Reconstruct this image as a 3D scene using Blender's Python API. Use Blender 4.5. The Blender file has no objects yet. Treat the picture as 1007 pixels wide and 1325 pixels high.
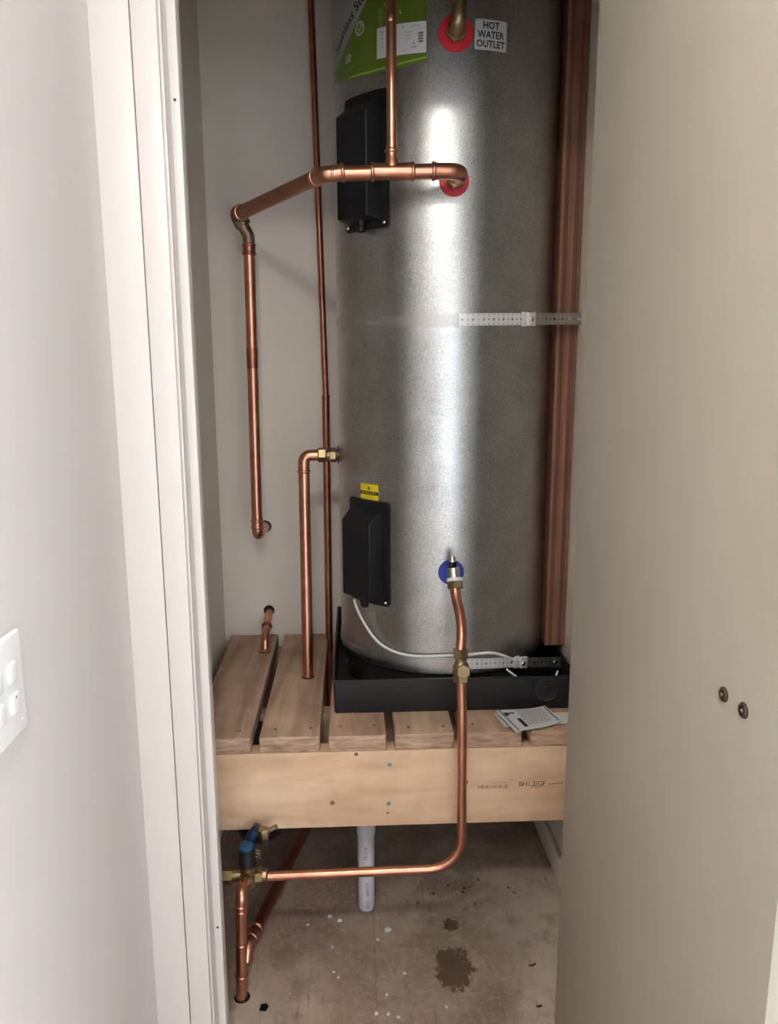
import bpy, bmesh, math, random
from math import sin, cos, pi, radians, sqrt, atan2
from mathutils import Vector, Matrix

random.seed(7)
SC = bpy.context.scene
COL = SC.collection

# ------------------------------------------------------------------ camera
cd = bpy.data.cameras.new('camera')
cam = bpy.data.objects.new('camera', cd)
COL.objects.link(cam)
SC.camera = cam
cd.sensor_fit = 'VERTICAL'
cd.sensor_height = 36.0
cd.lens = 36.0 * 1000.0 / 1325.0
cd.clip_start = 0.02
yaw, pitch, roll = radians(2.6), radians(11.0), radians(0.18)
fw = Vector((sin(yaw) * cos(pitch), cos(yaw) * cos(pitch), -sin(pitch)))
rt0 = Vector((cos(yaw), -sin(yaw), 0))
up0 = rt0.cross(fw)
rt = rt0 * cos(roll) - up0 * sin(roll)
up = up0 * cos(roll) + rt0 * sin(roll)
M = Matrix((rt, up, -fw)).transposed().to_4x4()
M.translation = Vector((0, 0, 1.40))
cam.matrix_world = M

# ------------------------------------------------------------------ world, lights, exposure
w = bpy.data.worlds.new('world')
SC.world = w
w.use_nodes = True
w.node_tree.nodes['Background'].inputs[0].default_value = (0.80, 0.88, 1.0, 1)
w.node_tree.nodes['Background'].inputs[1].default_value = 1.0


def area(name, loc, target, sx, sy, power, color):
    l = bpy.data.lights.new(name, 'AREA')
    l.shape = 'RECTANGLE'
    l.size, l.size_y = sx, sy
    l.energy = power
    l.color = color
    o = bpy.data.objects.new(name, l)
    COL.objects.link(o)
    o.location = loc
    d = Vector(target) - Vector(loc)
    o.rotation_euler = d.to_track_quat('-Z', 'Y').to_euler()
    return o


# daylight outside the glazed door behind the camera and outside the side window
area('daylight_rear', (0.42, -2.30, 1.12), (0.42, 0, 1.12), 1.7, 2.1, 37, (0.90, 0.93, 1.0))
area('added_fill_rear_right', (1.90, -2.30, 1.12), (1.90, 0, 1.12), 1.2, 2.1, 50, (0.95, 0.98, 1.0))  # added unseen source, brightens the trim and front wall but not the closet
area('daylight_side', (2.62, -0.10, 1.45), (0, -0.10, 1.45), 1.5, 1.3, 36, (0.93, 0.97, 1.0))
LIGHT_POWER = 92.0

SC.view_settings.view_transform = 'Standard'
SC.view_settings.look = 'None'
SC.view_settings.gamma = 1
SC.view_settings.exposure = 0.2
SC.view_settings.use_curve_mapping = False


# ------------------------------------------------------------------ materials
def mat(name, color, rough=0.5, metal=0.0, bump=None, noise=None, coat=0.0, spec=None):
    """noise=(scale, amount, dark colour, stretch) ; bump=(scale, strength)"""
    m = bpy.data.materials.new(name)
    m.use_nodes = True
    nt = m.node_tree
    b = nt.nodes['Principled BSDF']
    b.inputs['Base Color'].default_value = (*color, 1)
    b.inputs['Roughness'].default_value = rough
    b.inputs['Metallic'].default_value = metal
    if spec is not None:
        b.inputs['Specular IOR Level'].default_value = spec
    if coat:
        b.inputs['Coat Weight'].default_value = coat
    tc = nt.nodes.new('ShaderNodeTexCoord')
    if noise:
        sc, amt, dark, st = noise
        mp = nt.nodes.new('ShaderNodeMapping')
        mp.inputs['Scale'].default_value = st
        nt.links.new(tc.outputs['Object'], mp.inputs[0])
        n = nt.nodes.new('ShaderNodeTexNoise')
        n.inputs['Scale'].default_value = sc
        n.inputs['Detail'].default_value = 6
        n.inputs['Roughness'].default_value = 0.6
        nt.links.new(mp.outputs[0], n.inputs[0])
        r = nt.nodes.new('ShaderNodeValToRGB')
        r.color_ramp.elements[0].position = 0.5 - 0.5 * amt
        r.color_ramp.elements[0].color = (*dark, 1)
        r.color_ramp.elements[1].position = 0.5 + 0.5 * amt
        r.color_ramp.elements[1].color = (*color, 1)
        nt.links.new(n.outputs[0], r.inputs[0])
        nt.links.new(r.outputs[0], b.inputs['Base Color'])
    if bump:
        n2 = nt.nodes.new('ShaderNodeTexNoise')
        n2.inputs['Scale'].default_value = bump[0]
        n2.inputs['Detail'].default_value = 4
        nt.links.new(tc.outputs['Object'], n2.inputs[0])
        bp = nt.nodes.new('ShaderNodeBump')
        bp.inputs['Strength'].default_value = bump[1]
        bp.inputs['Distance'].default_value = 0.002
        nt.links.new(n2.outputs[0], bp.inputs['Height'])
        nt.links.new(bp.outputs[0], b.inputs['Normal'])
    return m


def wood(name, light, dark, rings=(8.0, 60.0, 60.0), amount=0.55, rough=0.65, scale=1.0, knots=0.0, offs=(0, 0, 0)):
    m = bpy.data.materials.new(name)
    m.use_nodes = True
    nt = m.node_tree
    b = nt.nodes['Principled BSDF']
    b.inputs['Roughness'].default_value = rough
    tc = nt.nodes.new('ShaderNodeTexCoord')
    mp = nt.nodes.new('ShaderNodeMapping')
    mp.inputs['Scale'].default_value = rings
    mp.inputs['Location'].default_value = offs
    nt.links.new(tc.outputs['Object'], mp.inputs[0])
    n = nt.nodes.new('ShaderNodeTexNoise')
    n.inputs['Scale'].default_value = scale
    n.inputs['Detail'].default_value = 8
    n.inputs['Roughness'].default_value = 0.55
    n.inputs['Distortion'].default_value = 0.6
    nt.links.new(mp.outputs[0], n.inputs[0])
    r = nt.nodes.new('ShaderNodeValToRGB')
    r.color_ramp.elements[0].position = 0.5 - amount / 2
    r.color_ramp.elements[0].color = (*dark, 1)
    r.color_ramp.elements[1].position = 0.5 + amount / 2
    r.color_ramp.elements[1].color = (*light, 1)
    nt.links.new(n.outputs[0], r.inputs[0])
    # broad blotches of age
    n2 = nt.nodes.new('ShaderNodeTexNoise')
    n2.inputs['Scale'].default_value = 9
    n2.inputs['Detail'].default_value = 5
    nt.links.new(tc.outputs['Object'], n2.inputs[0])
    mx = nt.nodes.new('ShaderNodeMix')
    mx.data_type = 'RGBA'
    mx.blend_type = 'MULTIPLY'
    r2 = nt.nodes.new('ShaderNodeValToRGB')
    r2.color_ramp.elements[0].position = 0.35
    r2.color_ramp.elements[0].color = (0.80, 0.76, 0.74, 1)
    r2.color_ramp.elements[1].position = 0.62
    r2.color_ramp.elements[1].color = (1, 1, 1, 1)
    nt.links.new(n2.outputs[0], r2.inputs[0])
    mx.inputs[0].default_value = 0.8
    nt.links.new(r.outputs[0], mx.inputs[6])
    nt.links.new(r2.outputs[0], mx.inputs[7])
    nt.links.new(mx.outputs[2], b.inputs['Base Color'])
    bp = nt.nodes.new('ShaderNodeBump')
    bp.inputs['Strength'].default_value = 0.25
    bp.inputs['Distance'].default_value = 0.001
    nt.links.new(n.outputs[0], bp.inputs['Height'])
    nt.links.new(bp.outputs[0], b.inputs['Normal'])
    return m


WALLC = (0.60, 0.555, 0.495)
M_wall = mat('wall_paint', (0.69, 0.655, 0.645), 0.75, bump=(120, 0.08))
M_wall_in = mat('closet_paint', (0.73, 0.665, 0.595), 0.8, bump=(90, 0.10), noise=(6, 0.5, (0.71, 0.65, 0.575), (1, 1, 1)))
M_trim = mat('trim_paint', (0.66, 0.625, 0.60), 0.38, bump=(60, 0.05))
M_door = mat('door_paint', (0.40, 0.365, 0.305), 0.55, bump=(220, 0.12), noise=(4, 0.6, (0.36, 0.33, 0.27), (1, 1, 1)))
M_ceil = mat('ceiling_paint', (0.8, 0.8, 0.78), 0.85)
M_copper = mat('copper', (0.70, 0.36, 0.25), 0.32, 1.0, noise=(22, 0.55, (0.50, 0.22, 0.14), (1, 1, 1)), bump=(60, 0.10))
M_copper_dull = mat('aged_copper', (0.50, 0.22, 0.14), 0.42, 1.0, noise=(30, 0.6, (0.30, 0.11, 0.07), (1, 1, 1)), bump=(60, 0.12))
M_brass = mat('brass', (0.46, 0.36, 0.20), 0.40, 1.0, noise=(40, 0.6, (0.24, 0.17, 0.09), (1, 1, 1)), bump=(90, 0.25))
M_solder = mat('tarnished_elbow', (0.36, 0.27, 0.18), 0.5, 0.9, noise=(60, 0.6, (0.14, 0.11, 0.07), (1, 1, 1)), bump=(120, 0.4))
M_chrome = mat('chrome', (0.8, 0.8, 0.8), 0.15, 1.0)
M_black = mat('black_plastic', (0.007, 0.008, 0.010), 0.5, bump=(400, 0.08), spec=0.35)
M_bluegrey = mat('blue_grey_zinc', (0.25, 0.36, 0.40), 0.4, 0.5)
M_knot = mat('knot_wood', (0.26, 0.14, 0.08), 0.7)
M_strap_dull = mat('dull_galvanised_strap', (0.50, 0.50, 0.49), 0.38, 0.9, noise=(120, 0.6, (0.40, 0.40, 0.39), (1, 1, 1)))
M_tray = mat('tray_plastic', (0.012, 0.0135, 0.017), 0.42, noise=(12, 0.5, (0.014, 0.015, 0.018), (1, 1, 1)), bump=(150, 0.15))
M_rubber = mat('black_rubber', (0.01, 0.01, 0.01), 0.7)
M_red = mat('red_seal', (0.58, 0.018, 0.03), 0.45)
M_blue = mat('blue_seal', (0.012, 0.035, 0.34), 0.45)
M_bluebody = mat('dark_blue_plastic', (0.006, 0.018, 0.07), 0.45)
M_bluecap = mat('blue_cap', (0.015, 0.07, 0.17), 0.4)
M_pvc = mat('grey_pvc', (0.56, 0.575, 0.60), 0.4)
M_ink = mat('black_ink', (0.02, 0.02, 0.022), 0.6)
M_inkgrey = mat('grey_ink', (0.16, 0.16, 0.17), 0.6)
M_inkstamp = mat('stamp_ink', (0.13, 0.10, 0.085), 0.7)
M_white = mat('white_sticker', (0.70, 0.70, 0.72), 0.4)
M_label = mat('hot_label', (0.50, 0.50, 0.51), 0.4)
M_green = mat('green_sticker', (0.11, 0.185, 0.018), 0.35)
M_greenlt = mat('light_green_print', (0.30, 0.45, 0.10), 0.35)
M_grey = mat('grey_sticker', (0.30, 0.30, 0.30), 0.4)
M_yellow = mat('yellow_sticker', (0.75, 0.58, 0.02), 0.4)
M_strap = mat('galvanised_strap', (0.80, 0.80, 0.80), 0.36, 0.35)
M_screw = mat('zinc_screw', (0.8, 0.8, 0.8), 0.25, 1.0)
M_rust = mat('dark_nail', (0.09, 0.055, 0.04), 0.6, 0.6)
M_cable = mat('white_cable', (0.72, 0.72, 0.71), 0.4)
M_paper = mat('paper', (0.74, 0.74, 0.75), 0.7)
M_switch = mat('switch_plastic', (0.86, 0.87, 0.90), 0.25)
M_bronze = mat('dark_bronze', (0.09, 0.07, 0.06), 0.4, 0.8)
M_beam = wood('new_pine', (0.90, 0.67, 0.465), (0.68, 0.44, 0.27), (3.0, 10, 17), 0.42)
M_plank = wood('deck_pine', (0.52, 0.375, 0.28), (0.36, 0.24, 0.17), (34, 2.6, 34), 0.6)
M_planks = [wood('deck_pine_%s' % 'abcdef'[i], (0.64 + .02 * (i % 3), 0.455 + .02 * (i % 2), 0.33), (0.33, 0.205, 0.14),
                 (20, 2.0, 120), 0.34, offs=(i * 3.1, i * 1.7, i)) for i in range(6)]
M_lvl2 = wood('laminated_timber_dark', (0.20, 0.09, 0.055), (0.09, 0.037, 0.025), (160, 90, 2.0), 0.4, rough=0.6)
M_lvl = wood('laminated_timber', (0.34, 0.165, 0.10), (0.15, 0.065, 0.038), (120, 80, 1.2), 0.45, rough=0.6)


def galv():
    m = bpy.data.materials.new('galvanised_steel')
    m.use_nodes = True
    nt = m.node_tree
    b = nt.nodes['Principled BSDF']
    b.inputs['Metallic'].default_value = 1.0
    tc = nt.nodes.new('ShaderNodeTexCoord')
    n = nt.nodes.new('ShaderNodeTexNoise')
    n.inputs['Scale'].default_value = 260
    n.inputs['Detail'].default_value = 3
    nt.links.new(tc.outputs['Object'], n.inputs[0])
    n2 = nt.nodes.new('ShaderNodeTexNoise')
    n2.inputs['Scale'].default_value = 14
    n2.inputs['Detail'].default_value = 5
    nt.links.new(tc.outputs['Object'], n2.inputs[0])
    mx = nt.nodes.new('ShaderNodeMix')
    mx.inputs[0].default_value = 0.3
    nt.links.new(n.outputs[0], mx.inputs[2])
    nt.links.new(n2.outputs[0], mx.inputs[3])
    r = nt.nodes.new('ShaderNodeValToRGB')
    r.color_ramp.elements[0].position = 0.30
    r.color_ramp.elements[0].color = (0.31, 0.32, 0.305, 1)
    r.color_ramp.elements[1].position = 0.70
    r.color_ramp.elements[1].color = (0.60, 0.61, 0.605, 1)
    nt.links.new(mx.outputs[0], r.inputs[0])
    nt.links.new(r.outputs[0], b.inputs['Base Color'])
    b.inputs['Roughness'].default_value = 0.335
    return m


M_galv = galv()


def floor_mat():
    m = bpy.data.materials.new('dusty_particleboard')
    m.use_nodes = True
    nt = m.node_tree
    L = nt.links
    b = nt.nodes['Principled BSDF']
    b.inputs['Roughness'].default_value = 0.75
    tc = nt.nodes.new('ShaderNodeTexCoord')
    sp = nt.nodes.new('ShaderNodeSeparateXYZ')
    L.new(tc.outputs['Object'], sp.inputs[0])

    def math_(op, a, c=None, clamp=False):
        q = nt.nodes.new('ShaderNodeMath')
        q.operation = op
        q.use_clamp = clamp
        for i, v in enumerate((a, c)):
            if v is None:
                continue
            if isinstance(v, (int, float)):
                q.inputs[i].default_value = v
            else:
                L.new(v, q.inputs[i])
        return q.outputs[0]

    def noise(scale, detail=6, stretch=(1, 1, 1), rough=0.6):
        mp = nt.nodes.new('ShaderNodeMapping')
        mp.inputs['Scale'].default_value = stretch
        L.new(tc.outputs['Object'], mp.inputs[0])
        q = nt.nodes.new('ShaderNodeTexNoise')
        q.inputs['Scale'].default_value = scale
        q.inputs['Detail'].default_value = detail
        q.inputs['Roughness'].default_value = rough
        L.new(mp.outputs[0], q.inputs[0])
        return q.outputs[0]

    def mix(fac, a, c):
        q = nt.nodes.new('ShaderNodeMix')
        q.data_type = 'RGBA'
        L.new(fac, q.inputs[0]) if not isinstance(fac, float) else None
        for i, v in ((6, a), (7, c)):
            if isinstance(v, tuple):
                q.inputs[i].default_value = (*v, 1)
            else:
                L.new(v, q.inputs[i])
        return q.outputs[2]

    def ramp(v, p0, p1):
        q = nt.nodes.new('ShaderNodeMapRange')
        q.inputs[1].default_value = p0
        q.inputs[2].default_value = p1
        L.new(v, q.inputs[0])
        return q.outputs[0]
    big = noise(4.5)
    fine = noise(70)
    streak = noise(30, 6, (3.0, 0.45, 1))
    c = mix(ramp(big, 0.40, 0.62), (0.26, 0.19, 0.145), (0.44, 0.355, 0.28))
    pink = math_('MULTIPLY', ramp(math_('ADD', math_('MULTIPLY', sp.outputs[0], 2.0), noise(6)), 0.9, 0.25), 0.5)
    c = mix(pink, c, (0.30, 0.19, 0.15))
    # the paler sweep towards the right-hand wall and front
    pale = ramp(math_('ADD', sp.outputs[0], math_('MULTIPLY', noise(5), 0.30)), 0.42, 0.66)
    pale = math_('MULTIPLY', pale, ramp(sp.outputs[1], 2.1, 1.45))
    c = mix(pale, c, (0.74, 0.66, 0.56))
    left = math_('MULTIPLY', ramp(math_('ADD', sp.outputs[0], math_('MULTIPLY', noise(8), 0.3)), 0.10, -0.08), ramp(math_('ADD', sp.outputs[1], math_('MULTIPLY', noise(7), 0.3)), 1.85, 1.55))
    c = mix(math_('MULTIPLY', left, 0.75), c, (0.64, 0.55, 0.45))  # low daylight on the front left floor, put into its colour
    c = mix(math_('MULTIPLY', ramp(noise(16), 0.50, 0.66), 0.45), c, (0.20, 0.145, 0.11))
    c = mix(math_('MULTIPLY', ramp(fine, 0.50, 0.72), 0.6), c, (0.50, 0.42, 0.34))
    c = mix(math_('MULTIPLY', ramp(streak, 0.57, 0.70), 0.65), c, (0.20, 0.15, 0.115))
    seam = ramp(math_('ABSOLUTE', math_('SUBTRACT', sp.outputs[0], 0.036)), 0.0016, 0.0006)
    c = mix(math_('MULTIPLY', seam, .55), c, (0.16, 0.12, 0.09))
    # wet stains: centre, radii
    wob = noise(28)
    wob2 = noise(90, 4, (1.6, .5, 1))
    for (cx, cy, rx, ry, k) in ((0.222, 1.572, 0.046, 0.070, .95), (0.232, 1.715, 0.020, 0.026, .95), (0.215, 1.865, 0.06, 0.05, .35), (-0.175, 1.625, .035, .045, .3)):
        dx = math_('DIVIDE', math_('SUBTRACT', sp.outputs[0], cx), rx)
        dy = math_('DIVIDE', math_('SUBTRACT', sp.outputs[1], cy), ry)
        d = math_('SQRT', math_('ADD', math_('MULTIPLY', dx, dx), math_('MULTIPLY', dy, dy)))
        d = math_('ADD', d, math_('MULTIPLY', math_('SUBTRACT', wob, 0.5), 1.6))
        d = math_('ADD', d, math_('MULTIPLY', math_('SUBTRACT', wob2, 0.5), 1.1))
        c = mix(math_('MULTIPLY', ramp(d, 1.05, 0.85), k), c, (0.105, 0.068, 0.042))
    # dark droplets by the pipe bend
    v = nt.nodes.new('ShaderNodeTexVoronoi')
    v.inputs['Scale'].default_value = 42
    L.new(tc.outputs['Object'], v.inputs[0])
    dx = math_('DIVIDE', math_('SUBTRACT', sp.outputs[0], 0.26), 0.22)
    dy = math_('DIVIDE', math_('SUBTRACT', sp.outputs[1], 1.85), 0.09)
    near = ramp(math_('ADD', math_('MULTIPLY', dx, dx), math_('MULTIPLY', dy, dy)), 1.0, 0.4)
    drop = math_('MULTIPLY', ramp(v.outputs['Distance'], 0.26, 0.16), near)
    c = mix(math_('MULTIPLY', drop, ramp(noise(15), 0.47, 0.55)), c, (0.07, 0.05, 0.035))
    # white plaster specks
    v2 = nt.nodes.new('ShaderNodeTexVoronoi')
    v2.inputs['Scale'].default_value = 75
    L.new(tc.outputs['Object'], v2.inputs[0])
    sk = math_('MULTIPLY', ramp(v2.outputs['Distance'], 0.16, 0.10), ramp(noise(9), 0.54, 0.62))
    c = mix(sk, c, (0.66, 0.62, 0.55))
    L.new(c, b.inputs['Base Color'])
    bp = nt.nodes.new('ShaderNodeBump')
    bp.inputs['Strength'].default_value = 0.3
    bp.inputs['Distance'].default_value = 0.002
    L.new(fine, bp.inputs['Height'])
    L.new(bp.outputs[0], b.inputs['Normal'])
    return m


M_floor = floor_mat()
M_glass = bpy.data.materials.new('window_glass')
M_glass.use_nodes = True
_b = M_glass.node_tree.nodes['Principled BSDF']
_b.inputs['Roughness'].default_value = 0.0
_b.inputs['Transmission Weight'].default_value = 1.0
_b.inputs['IOR'].default_value = 1.0
M_lamp = bpy.data.materials.new('lamp_diffuser')
M_lamp.use_nodes = True
_b = M_lamp.node_tree.nodes['Principled BSDF']
_b.inputs['Emission Color'].default_value = (1.0, 0.93, 0.83, 1)


# ------------------------------------------------------------------ object helpers
def root(name, label, cat, loc=(0, 0, 0), group=None):
    o = bpy.data.objects.new(name, None)
    o.empty_display_size = 0.05
    COL.objects.link(o)
    o.location = loc
    o['label'] = label
    o['category'] = cat
    if group:
        o['group'] = group
    return o


def wloc(o):
    v = Vector((0, 0, 0))
    while o is not None:
        v += Vector(o.location)
        o = o.parent
    return v


def obj(name, bm, m, parent=None, label=None, smooth=True, kind=None, cat=None, angle=35):
    """link a bmesh, built in world coordinates, as one mesh object"""
    off = wloc(parent) if parent is not None else Vector((0, 0, 0))
    bmesh.ops.recalc_face_normals(bm, faces=bm.faces)
    if off.length > 0:
        bmesh.ops.translate(bm, verts=bm.verts, vec=-off)
    me = bpy.data.meshes.new(name)
    bm.to_mesh(me)
    bm.free()
    me.materials.append(m)
    if smooth:
        me.shade_smooth()
        me.set_sharp_from_angle(angle=radians(angle))
    o = bpy.data.objects.new(name, me)
    COL.objects.link(o)
    if parent is not None:
        o.parent = parent
    if label:
        o['label'] = label
    if cat:
        o['category'] = cat
    if kind:
        o['kind'] = kind
    return o


def new():
    return bmesh.new()


def box(bm, x0, x1, y0, y1, z0, z1, bev=0.0, seg=2):
    t = bmesh.new()
    bmesh.ops.create_cube(t, size=1)
    for v in t.verts:
        v.co = Vector((x0 + (v.co.x + .5) * (x1 - x0), y0 + (v.co.y + .5) * (y1 - y0), z0 + (v.co.z + .5) * (z1 - z0)))
    if bev > 0:
        bmesh.ops.bevel(t, geom=list(t.edges), offset=bev, segments=seg, profile=0.5, affect='EDGES')
    me = bpy.data.meshes.new('t')
    t.to_mesh(me)
    t.free()
    bm.from_mesh(me)
    bpy.data.meshes.remove(me)
    return bm


def frame_of(axis):
    a = Vector(axis).normalized()
    h = Vector((0, 0, 1)) if abs(a.z) < 0.9 else Vector((1, 0, 0))
    u = h.cross(a).normalized()
    return a, u, a.cross(u)


def lathe(bm, prof, o, axis, seg=28, phase=0.0, c0=True, c1=True):
    """prof: list of (r, h) along axis from o"""
    a, u, v = frame_of(axis)
    o = Vector(o)
    rings = []
    for r, h in prof:
        rings.append([bm.verts.new(o + a * h + (u * cos(2 * pi * k / seg + phase) + v * sin(2 * pi * k / seg + phase)) * max(r, 1e-5)) for k in range(seg)])
    for A, B in zip(rings, rings[1:]):
        for k in range(seg):
            bm.faces.new((A[k], A[(k + 1) % seg], B[(k + 1) % seg], B[k]))
    if c0:
        bm.faces.new(rings[0])
    if c1:
        bm.faces.new(rings[-1])
    return bm


def fillet(pts, rad, n=8):
    P = [Vector(p) for p in pts]
    if not isinstance(rad, (list, tuple)):
        rad = [rad] * len(P)
    out = [P[0]]
    for i in range(1, len(P) - 1):
        a, b, c = P[i - 1], P[i], P[i + 1]
        d1, d2 = (a - b).normalized(), (c - b).normalized()
        ang = d1.angle(d2)
        if rad[i] < 1e-5 or ang > pi - 0.02:
            out.append(b)
            continue
        t = rad[i] / math.tan(ang / 2)
        t = min(t, (a - b).length * .49, (c - b).length * .49)
        p1, p2 = b + d1 * t, b + d2 * t
        r = t * math.tan(ang / 2)
        cen = b + (d1 + d2).normalized() * (r / sin(ang / 2))
        v1, v2 = p1 - cen, p2 - cen
        tot = v1.angle(v2)
        for k in range(n + 1):
            f = k / n
            out.append(cen + (v1 * sin((1 - f) * tot) + v2 * sin(f * tot)) / sin(tot))
    out.append(P[-1])
    return out


def tube(bm, pts, r, seg=24, cap=True, hollow=False):
    P = [Vector(p) for p in pts]
    t0 = (P[1] - P[0]).normalized()
    _, u, _ = frame_of(t0)
    rings = []
    for i, p in enumerate(P):
        if i == 0:
            t = (P[1] - P[0]).normalized()
        elif i == len(P) - 1:
            t = (P[-1] - P[-2]).normalized()
        else:
            t = ((P[i] - P[i - 1]).normalized() + (P[i + 1] - P[i]).normalized()).normalized()
        u = (u - t * u.dot(t)).normalized()
        v = t.cross(u)
        rr = r(i / (len(P) - 1)) if callable(r) else r
        rings.append([bm.verts.new(p + (u * cos(2 * pi * k / seg) + v * sin(2 * pi * k / seg)) * rr) for k in range(seg)])
    for A, B in zip(rings, rings[1:]):
        for k in range(seg):
            bm.faces.new((A[k], A[(k + 1) % seg], B[(k + 1) % seg], B[k]))
    if cap:
        bm.faces.new(rings[0])
        bm.faces.new(rings[-1])
    return bm


def bead(bm, c, axis, r, ext=0.0028, half=0.0035):
    """a raised crimp ring round a pipe of radius r, centred on c"""
    prof = [(r, -half)] + [(r + ext * sin(pi * k / 6), -half * cos(pi * k / 6)) for k in range(1, 6)] + [(r, half)]
    lathe(bm, prof, c, axis, 28)
    return bm


def hexnut(bm, c, axis, r, h0, h1, phase=0.0):
    b = (h1 - h0) * .14
    lathe(bm, [(r * .90, h0), (r, h0 + b), (r, h1 - b), (r * .90, h1)], c, axis, 6, phase)
    return bm


def text_polys(body, size, align='CENTER', spacing=1.0, line=1.0, thick=0.0):
    cu = bpy.data.curves.new('t', 'FONT')
    cu.body = body
    cu.size = size
    cu.align_x = align
    cu.align_y = 'CENTER'
    cu.space_character = spacing
    cu.space_line = line
    cu.offset = thick
    cu.resolution_u = 3
    o = bpy.data.objects.new('t', cu)
    COL.objects.link(o)
    bpy.context.view_layer.update()
    dg = bpy.context.evaluated_depsgraph_get()
    me = bpy.data.meshes.new_from_object(o.evaluated_get(dg))
    bpy.data.objects.remove(o)
    bm = bmesh.new()
    bm.from_mesh(me)
    bpy.data.meshes.remove(me)
    return bm


# ================================================================== STRUCTURE
XL, XR, YB = -0.412, 0.556, 2.345           # closet lining faces
YF = 1.300                                   # face of the door frame
XW = -0.392                                  # face of the room wall left
CZ = 2.42


def struct(name, bm, m, parent=None, **k):
    return obj(name, bm, m, parent, kind='structure' if parent is None else None, **k)


struct('floor', box(new(), -0.52, 2.62, -2.2, 2.47, -0.05, 0.0), M_floor, smooth=False)
struct('ceiling', box(new(), -0.52, 2.62, -2.2, 2.47, CZ, CZ + .05), M_ceil, smooth=False)
struct('wall_left', box(new(), -0.52, XW, -2.2, YF + .018, 0, CZ), M_wall, smooth=False)
b = new()
box(b, XW - .128, -0.322, YF + .018, YF + .128, 0, CZ)      # left return of the front wall
struct('wall_front_left', b, M_wall, smooth=False)
struct('wall_front_right', box(new(), 0.452, 2.62, YF + .018, YF + .128, 0, CZ), M_wall, smooth=False)
struct('wall_front_header', box(new(), -0.322, 0.452, YF + .018, YF + .128, 2.08, CZ), M_wall, smooth=False)
struct('wall_closet_left', box(new(), XL - .10, XL, YF + .128, YB + .1, 0, CZ), M_wall_in, smooth=False)
struct('wall_closet_right', box(new(), XR, XR + .08, YF + .128, YB + .1, 0, CZ), M_wall_in, smooth=False)
struct('wall_back', box(new(), XL, XR, YB, YB + .1, 0, CZ), M_wall_in, smooth=False)
# room walls with the glazed door and added light opening (rear) and the window opening (side)
b = new()
box(b, XW, -0.34, -2.2, -2.1, 0, CZ)
box(b, 1.18, 1.30, -2.2, -2.1, 0, CZ)
box(b, 2.50, 2.62, -2.2, -2.1, 0, CZ)
box(b, -0.34, 1.18, -2.2, -2.1, 2.15, CZ)
box(b, 1.30, 2.50, -2.2, -2.1, 2.15, CZ)
struct('wall_rear', b, M_wall, smooth=False)
b = new()
box(b, 2.5, 2.62, -2.1, -0.85, 0, CZ)
box(b, 2.5, 2.62, 0.65, YF + .018, 0, CZ)
box(b, 2.5, 2.62, -0.85, 0.65, 0, 0.8)
box(b, 2.5, 2.62, -0.85, 0.65, 2.1, CZ)
struct('wall_right', b, M_wall, smooth=False)
# window, glazed door and added unseen rear right glazing: frames with panes
wn = struct('window_1', (lambda q: (box(q, 2.52, 2.57, -0.85, -0.80, .8, 2.1), box(q, 2.52, 2.57, .60, .65, .8, 2.1),
            box(q, 2.52, 2.57, -.8, .6, .8, .85), box(q, 2.52, 2.57, -.8, .6, 2.05, 2.1), q)[-1])(new()), M_trim, smooth=False)
obj('pane', box(new(), 2.54, 2.546, -.8, .6, .85, 2.05), M_glass, wn, smooth=False)
for nm, xa, xb in (('door_2', -0.34, 1.18), ('added_glazing_rear_right', 1.30, 2.50)):
    q = new()
    box(q, xa, xa + .06, -2.17, -2.12, 0, 2.15)
    box(q, xb - .06, xb, -2.17, -2.12, 0, 2.15)
    box(q, xa + .06, xb - .06, -2.17, -2.12, 2.09, 2.15)
    box(q, xa + .06, xb - .06, -2.17, -2.12, 0, .08)
    wn = struct(nm, q, M_trim, smooth=False)
    obj('pane', box(new(), xa + .06, xb - .06, -2.148, -2.142, .08, 2.09), M_glass, wn, smooth=False)

# door frame: casing board, frame edge with shadow gap and bead, stop
struct('trim_1', box(new(), XW, -0.3305, YF - .001, YF + .018, 0, 2.16, .0015), M_trim)
b = new()
box(b, -0.3290, -0.2895, YF, YF + .13, 0, 2.05, .0015)                 # frame edge
box(b, -0.3290, -0.2840, YF + .006, YF + .13, 0, 2.05, .0010)          # recess of the shadow gap
box(b, -0.2868, -0.2835, YF + .0005, YF + .009, 0, 2.05, .0008)        # bead
jl = struct('trim_2', b, M_trim)
b = box(new(), -0.2840, -0.2690, YF + .040, YF + .072, 0, 2.05, .0012)
ds = struct('trim_3', b, M_trim)
for z in (1.808, 0.318):
    obj('screw_hole', lathe(new(), [(0.0, 0), (.0022, .0003), (.0024, .0008)], (-0.2765, YF + .0398, z), (0, -1, 0), 14), M_rust, ds)
b = new()
box(b, 0.424, 0.452, YF, YF + .13, 0, 2.05, .0015)
struct('trim_4', b, M_trim)
struct('trim_5', box(new(), -0.2895, 0.424, YF, YF + .13, 2.05, 2.08, .0015), M_trim)
struct('trim_6', box(new(), XW, 0.52, YF - .001, YF + .018, 2.08, 2.16, .0015), M_trim)
struct('trim_7', box(new(), 0.452, 0.52, YF - .001, YF + .018, 0, 2.08, .0015), M_trim)
struct('baseboard_right', box(new(), XR - .014, XR, YF + .13, YB, 0, 0.075, .003), M_wall_in)
struct('baseboard_front', box(new(), 0.52, 2.5, YF + .004, YF + .018, 0, 0.10, .003), M_trim)
struct('baseboard_left', box(new(), XW, XW + .0, -2.1, -2.09, 0, 0.0) if False else box(new(), XW, XW + .012, -2.1, 0.2, 0, 0.10, .003), M_trim)

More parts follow.
